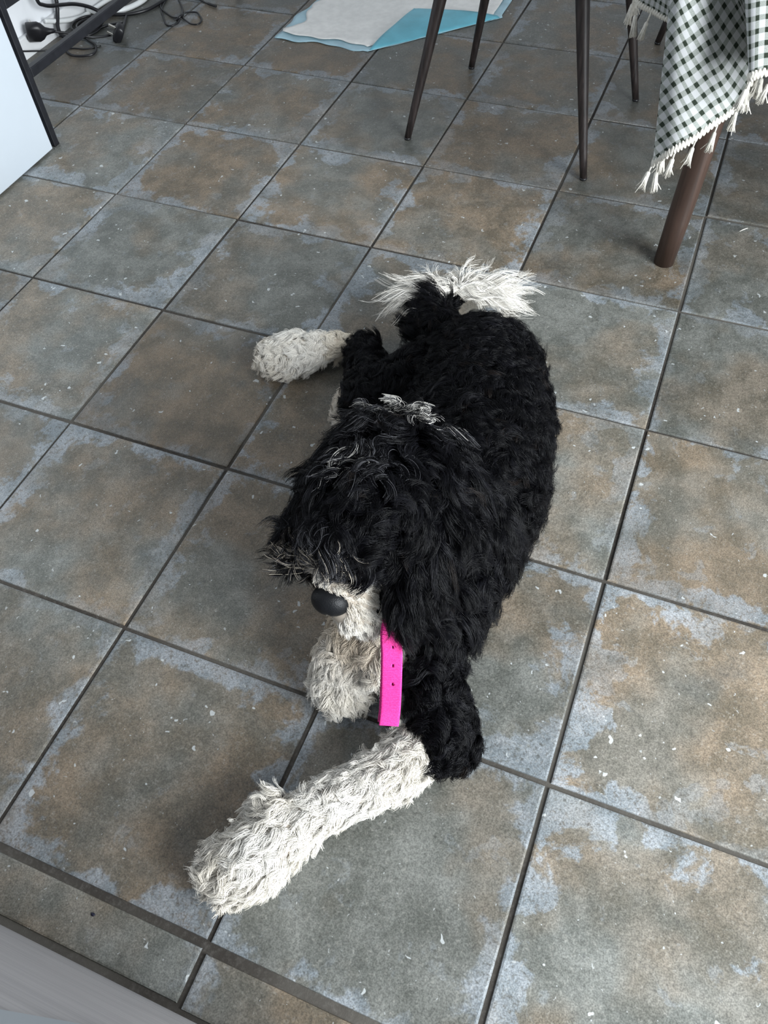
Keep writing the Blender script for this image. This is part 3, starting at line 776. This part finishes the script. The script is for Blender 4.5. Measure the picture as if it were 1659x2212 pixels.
def make_strands(P, N, r, kids, npt, tuft=0.0, tj=.42, stiff=None, flow=None, length=None, lift=None, cur=None, turn=None, clump=None, col=None, grav=.35, rad=.00034, spread=None, converge=.72):
    n = len(P)
    W = weights(P)
    L = (W @ clen if length is None else length) * r.uniform(.72, 1.15, n)
    lf = W @ clift if lift is None else lift
    fl = W @ cflow if flow is None else flow
    cu = (W @ ccur if cur is None else cur) * r.uniform(.6, 1.25, n)
    tn = (W @ cturn if turn is None else turn) * r.uniform(.75, 1.3, n)
    cr = W @ cclump if clump is None else clump
    cen = None
    if tuft:
        # neighbouring locks gather into tufts that curl the same way
        nc = max(1, int(n * tuft)); ci = r.choice(n, nc, replace=False)
        cen = np.empty(n, int)
        for k in range(0, n, 2000):
            dd = ((P[k:k + 2000, None, :] - P[None, ci, :]) ** 2).sum(axis=2); cen[k:k + 2000] = dd.argmin(axis=1)
        cj = r.normal(size=(nc, 3))
        jit = cj[cen] * tj + r.normal(size=(n, 3)) * .13
    else: jit = r.normal(size=(n, 3)) * .30
    fl = fl + jit
    fl = fl - N * np.sum(fl * N, axis=1)[:, None]
    fl /= np.linalg.norm(fl, axis=1)[:, None] + 1e-9
    d0 = N * lf[:, None] + fl * (1 - lf)[:, None]; d0 /= np.linalg.norm(d0, axis=1)[:, None]
    d1 = fl * .85 + N * .10 + np.array((0, 0, -1.0)) * grav; d1 /= np.linalg.norm(d1, axis=1)[:, None]
    if stiff is not None: d1 = stiff / np.linalg.norm(stiff, axis=1)[:, None]
    ts = np.linspace(0, 1, npt)
    step = L / (npt - 1)
    G = np.empty((n, npt, 3)); G[:, 0] = P - N * .002
    for k in range(1, npt):
        t = ts[k]; d = d0 * (1 - t) + d1 * t; d /= np.linalg.norm(d, axis=1)[:, None]
        G[:, k] = G[:, k - 1] + d * step[:, None]
    ph = r.uniform(0, 2 * np.pi, n); hand = np.where(r.random(n) < .5, -1., 1.)
    if cen is not None:
        ph = r.uniform(0, 2 * np.pi, nc)[cen] + r.normal(size=n) * .45; hand = np.where(r.random(nc) < .5, -1., 1.)[cen]
        tn = tn * r.uniform(.8, 1.25, nc)[cen]; L = L * r.uniform(.8, 1.15, nc)[cen]
        pull = P[ci][cen] - P; pull -= N * np.sum(pull * N, axis=1)[:, None]
        for k in range(npt): G[:, k] += pull * ((.72 if tj > .3 else .5) * ts[k])
    e1 = np.cross(d0, fl + .01); e1 /= np.linalg.norm(e1, axis=1)[:, None] + 1e-9
    e2 = np.cross(d0, e1)
    for k in range(npt):
        t = ts[k]; A = cu * min(1, t * 2.2)
        an = ph + hand * tn * 2 * np.pi * t
        G[:, k] += (A * np.cos(an))[:, None] * e1 + (A * np.sin(an) * .8)[:, None] * e2
    # individual hairs of each lock
    m = n * kids
    C_ = np.repeat(G, kids, axis=0)
    a = r.uniform(0, 2 * np.pi, m); q = np.sqrt(r.random(m)) * np.repeat(cr, kids)
    Nn = np.repeat(N, kids, axis=0)
    t1 = np.cross(Nn, np.array((.31, .52, .79))); t1 /= np.linalg.norm(t1, axis=1)[:, None]; t2 = np.cross(Nn, t1)
    off = (q * np.cos(a))[:, None] * t1 + (q * np.sin(a))[:, None] * t2
    lenf = r.uniform(.78, 1.05, m)
    wob = r.normal(size=(m, 3)) * .0011
    for k in range(npt):
        t = ts[k]
        C_[:, k] = C_[:, k] + off * (1 - converge * t) + wob * math.sin(t * 5)
    base = C_[:, :1].copy(); C_ = base + (C_ - base) * lenf[:, None, None]
    C_[:, :, 2] = np.maximum(C_[:, :, 2], .0015 + .002 * r.random((m, 1)))
    R_ = rad * r.uniform(.75, 1.25, (m, 1)) * (1 - .62 * ts[None, :] ** 2)
    c_ = np.repeat(col, kids, axis=0) * r.uniform(.82, 1.15, (m, 1))
    return C_, R_, c_

def hair_object(name, sets, mat, parent):
    npts = sum(s[0].shape[0] * s[0].shape[1] for s in sets)
    sizes = []
    for s in sets: sizes += [s[0].shape[1]] * s[0].shape[0]
    hc = bpy.data.hair_curves.new(name)
    hc.add_curves(sizes)
    pos = np.concatenate([(s[0] - DO).reshape(-1) for s in sets]).astype(np.float32)
    hc.attributes['position'].data.foreach_set('vector', pos)
    ra = hc.attributes.get('radius') or hc.attributes.new('radius', 'FLOAT', 'POINT')
    ra.data.foreach_set('value', np.concatenate([s[1].reshape(-1) for s in sets]).astype(np.float32))
    ca = hc.attributes.new('coat', 'FLOAT_COLOR', 'CURVE')
    cols = np.concatenate([s[2] for s in sets]); cols = np.c_[np.clip(cols, 0, 1), np.ones(len(cols))]
    ca.data.foreach_set('color', cols.astype(np.float32).reshape(-1))
    hc.materials.append(mat)
    o = bpy.data.objects.new(name, hc); COL.objects.link(o); o.parent = parent
    return o

def fur_material(name, rough, spec):
    t = NT(name, rough, spec)
    a = t.node('ShaderNodeAttribute', attribute_name='coat')
    t.color(a.outputs['Color'])
    lum = t.node('ShaderNodeRGBToBW'); t.link(a.outputs['Color'], lum.inputs[0])
    t.put(t.b.inputs['Roughness'], t.ss(lum.outputs[0], .02, .4, rough, .7))
    return t.m
M_FUR = fur_material('dog_fur', .32, .14)
def skin_material():
    t = NT('dog_skin', .8, .2)
    a = t.node('ShaderNodeAttribute', attribute_name='skin'); t.color(a.outputs['Color']); return t.m

# skin under the coat carries the same colours
colv, whv = base_colour(BV, np.random.default_rng(1))
att = body_me.attributes.new('skin', 'FLOAT_COLOR', 'POINT')
sk_ = np.where(whv[:, None], np.array((.55, .48, .40)), np.array((.005, .005, .006)))
att.data.foreach_set('color', np.c_[sk_, np.ones(nv)].astype(np.float32).reshape(-1))
body_me.vertices.foreach_set('co', (BV - DO).astype(np.float32).reshape(-1))
body_me.materials.clear(); body_me.materials.append(skin_material())
for p in body_me.polygons: p.use_smooth = True
body_me.update()
body = bpy.data.objects.new('body', body_me); COL.objects.link(body); body.parent = dog

# roots, spread evenly over the skin
A_, B_, C3 = BV[TRI[:, 0]], BV[TRI[:, 1]], BV[TRI[:, 2]]
ar = .5 * np.linalg.norm(np.cross(B_ - A_, C3 - A_), axis=1)
def roots(n, r):
    i = r.choice(nt, n, p=ar / ar.sum())
    u, v = r.random(n), r.random(n); f = u + v > 1; u[f] = 1 - u[f]; v[f] = 1 - v[f]
    w = 1 - u - v
    P = A_[i] * w[:, None] + B_[i] * u[:, None] + C3[i] * v[:, None]
    Nn = VN[TRI[i, 0]] * w[:, None] + VN[TRI[i, 1]] * u[:, None] + VN[TRI[i, 2]] * v[:, None]
    Nn /= np.linalg.norm(Nn, axis=1)[:, None]
    return P, Nn
rf = np.random.default_rng(21)
P, N = roots(26000, rf)
nose_c = np.array((.348, .379, .219))
keep = ~((N[:, 2] < -.55) & (P[:, 2] < .05))
keep &= np.linalg.norm(P - nose_c, axis=1) > .023
P, N = P[keep], N[keep]
col, white = base_colour(P, rf)
Wt = weights(P)
fl = Wt @ cflow
trunk = Wt[:, :4].sum(axis=1) > .5
fl[trunk] += rf.normal(size=(trunk.sum(), 3)) * .2
# the coat shortens towards the nose and parts around it
ndir = P - nose_c; nd = np.linalg.norm(ndir, axis=1); ndir /= nd[:, None]
near = np.clip((.085 - nd) / .050, 0, 1)
fl += ndir * near[:, None] * 1.3
Ln = (Wt @ clen) * (1 - .36 * np.clip((.080 - nd) / .055, 0, 1))
sub = rf.random(len(P))
sets = []
for msk, kids, tf in ((~white & (sub < .66), 20, .085), (white, 20, .34)):
    sets.append(make_strands(P[msk], N[msk], rf, kids, 13 if kids == 20 else 11, tuft=tf, flow=fl[msk], length=Ln[msk] * (1 if kids == 20 else 1.12), col=col[msk],
                             turn=None if kids == 20 else (Wt[msk] @ cturn) * 1.6, clump=None if kids == 20 else np.full(msk.sum(), .0058), rad=.00027 if kids == 20 else .00025, converge=.66 if kids == 20 else .84, tj=.42 if kids == 20 else .34, lift=None if kids == 20 else (Wt[msk] @ clift) * .92, cur=(Wt[msk] @ ccur) * (1 if kids == 20 else 1.25) * (1 - .6 * near[msk])))
def clear_of_nose(s, kk=1.0):
    bad = np.zeros(len(s[0]), bool)
    q = s[0] - nose_c
    for ax, rr in (((.1, -.80, -.55), .018), ((.1, -.80, .5), .013), ((.25, -.42, .87), .008)):
        ax = np.array(ax); ax /= np.linalg.norm(ax)
        al = q @ ax; pr_ = np.linalg.norm(q - al[..., None] * ax, axis=2)
        bad |= ((al > -.004) & (al < .09) & (pr_ < rr * kk)).any(axis=1)
    bad &= rf.random(len(bad)) > .02
    return tuple(x[~bad] for x in s)
sets = [clear_of_nose(sets[0]), clear_of_nose(sets[1], .75)]
R0 = sets[0][0][:, 0]; lockr = np.repeat(rf.random(len(R0) // 5 + 1), 5)[:len(R0)]
for c, rad_, cc, pr in PATCH:
    d = np.linalg.norm(R0 - np.array(c), axis=1)
    hit = (rf.random(len(R0)) < pr * np.clip(1.6 - d / rad_, 0, 1) * (.35 + 1.3 * (lockr > .5)))
    sets[0][2][hit] = np.array(cc) * rf.uniform(.7, 1.1, (hit.sum(), 1))
# tail plume: long white hair bursting from the tail tip
nt_ = 380
pc = np.array((.272, 1.090, .126))
dirs = rf.normal(size=(nt_, 3)); dirs[:, 2] = np.abs(dirs[:, 2]) * .35 + .02
az = np.concatenate([rf.normal(.05, .40, 165), rf.normal(math.pi - .12, .30, 125), rf.uniform(.3, math.pi - .3, nt_ - 290)])
right = np.array((.927, .371, 0)); fwd = np.array((-.371, .927, 0))
dirs = np.cos(az)[:, None] * right + np.sin(az)[:, None] * fwd * .62 + np.array((0, 0, 1.0)) * rf.uniform(-.12, .16, (nt_, 1))
dirs /= np.linalg.norm(dirs, axis=1)[:, None]
Lp = (.066 + .066 * np.abs(np.cos(az))) * rf.uniform(.6, 1.12, nt_)
wn = rf.random((nt_, 1))
colp = np.array(WHITE) * (1 - .35 * wn) + np.array((.70, .63, .52)) * .35 * wn
fl_ = dirs + np.array((.15, -.12, -.15)) * (np.cos(az)[:, None] > .2)
sets.append(make_strands(pc + dirs * .006 + rf.normal(size=(nt_, 3)) * .004, dirs, rf, 8, 14, stiff=dirs + np.array((.10, -.05, -.28)) + rf.normal(size=(nt_, 3)) * .16, flow=fl_, length=Lp, lift=np.full(nt_, .96), cur=np.full(nt_, .0075), turn=np.full(nt_, 1.5), clump=np.full(nt_, .0028), col=colp, grav=.45, rad=.00030, converge=.45))
coat = hair_object('coat', sets, M_FUR, body)
coat['kind'] = 'stuff'
coat['label'] = 'curly black and cream-white fur'

# nose
b = bmesh.new(); bmesh.ops.create_icosphere(b, subdivisions=4, radius=1)
ax_f = Vector((.08, -.80, -.42)).normalized(); ax_x = Vector((.935, .35, -.03)); ax_x = (ax_x - ax_f * ax_x.dot(ax_f)).normalized(); ax_u = ax_x.cross(ax_f)
if ax_u.z < 0: ax_u = -ax_u
for v in b.verts:
    x, y, z = v.co
    wd = 1 - .28 * max(0, -z) ** 1.5
    v.co = Vector((x * wd, y, z))
    for sx in (-1, 1):   # nostrils, and the groove between them
        d = (Vector((x, y, z)) - Vector((sx * .46, .74, -.42))).length
        if d < .34: v.co.y -= .42 * (1 - d / .34) ** .8
    if y > 0: v.co.y -= .10 * math.exp(-(x / .10) ** 2) * (1 if z < .3 else .3)
    v.co = ax_x * v.co.x * .0250 + ax_f * v.co.y * .0195 + ax_u * v.co.z * .0215
nose_loc = Vector((.3490, .3775, .2190))
for v in b.verts: v.co += nose_loc - Vector(DO)
tn_ = NT('nose_leather', .48, .25); tcn = tn_.node('ShaderNodeTexCoord').outputs['Object']
vv = tn_.node('ShaderNodeTexVoronoi'); vv.inputs['Scale'].default_value = 620; tn_.link(tcn, vv.inputs['Vector'])
tn_.color((.006, .0065, .008)); tn_.bump(vv.outputs['Distance'], .35, .0006)
nose = from_bm('nose', b, tn_.m, body, True); nose['label'] = 'black leathery nose'

# ------------------------------------------------------------------ collar with its loose end
tcm = NT('pink_webbing', .6, .3); tco = tcm.node('ShaderNodeTexCoord').outputs['Object']
nz = tcm.noise(tco, 700, 3); tcm.color(tcm.mix(tcm.ss(nz, .3, .7), (.62, .025, .22), (.86, .060, .34))); tcm.bump(nz, .3, .0005)
M_PINK = tcm.m
collar = empty('dog_collar', (.40, .50, .2)); CO = np.array((.40, .50, .2))
tag(collar, 'bright pink nylon collar with its punched loose end hanging below the chin', 'collar')
def webbing(name, path, width, side, holes=(), parent=collar, rib=.0022, nx=14):
    path = np.array(path); ln = np.r_[0, np.cumsum(np.linalg.norm(np.diff(path, axis=0), axis=1))]
    n = int(ln[-1] / (rib / 4)); s = np.linspace(0, ln[-1], n)
    Pp = np.stack([np.interp(s, ln, path[:, k]) for k in range(3)], 1)
    Tn = np.gradient(Pp, axis=0); Tn /= np.linalg.norm(Tn, axis=1)[:, None]
    V = []; F = []
    for k in range(n):
        sd = np.array(side(k / (n - 1)) if callable(side) else side, float); sd = sd - Tn[k] * (sd @ Tn[k]); sd /= np.linalg.norm(sd)
        nn = np.cross(sd, Tn[k])
        for a in range(nx + 1):
            u = a / nx - .5
            edge_ = 1 if 0 < a < nx else .35
            V.append(Pp[k] + sd * u * width + nn * (.0007 * math.sin(s[k] / rib * 2 * math.pi) * edge_) - CO)
    for k in range(n - 1):
        for a in range(nx):
            u = ((a + .5) / nx - .5) * width; q = (s[k] + s[k + 1]) / 2
            if any((u - hu) ** 2 / .0013 ** 2 + (q - hs) ** 2 / .0019 ** 2 < 1 for hs, hu in holes): continue
            i = k * (nx + 1) + a; F.append((i, i + 1, i + nx + 2, i + nx + 1))
    o = link_mesh(name, V, F, M_PINK, parent, True)
    m = o.modifiers.new('t', 'SOLIDIFY'); m.thickness = .0016; m.offset = -1
    return o
rightv = np.array((.927, .371, -.046))
pth = spline([(.424, .450, .205), (.428, .405, .210), (.431, .372, .203), (.438, .352, .180), (.446, .326, .150), (.451, .307, .125), (.452, .296, .102)], 40)
webbing('loose_end', pth, .0245, rightv, holes=((.100, .001), (.124, .001), (.148, .0015)))
pth2 = pth + np.array((-.0035, .004, -.004))
webbing('strap_layer', pth2, .0245, rightv - np.array((0, .25, .2)))
e_a = np.array((.94, 0, .35)); e_b = np.array((0, 1.0, 0))
ring = [tuple(np.array((.408, .545, .215)) + (.072) * (math.cos(a) * e_a + math.sin(a) * e_b)) for a in np.linspace(0, 2 * math.pi, 60)]
webbing('band', ring, .0245, (-.35, 0, .94), rib=.006, nx=6)
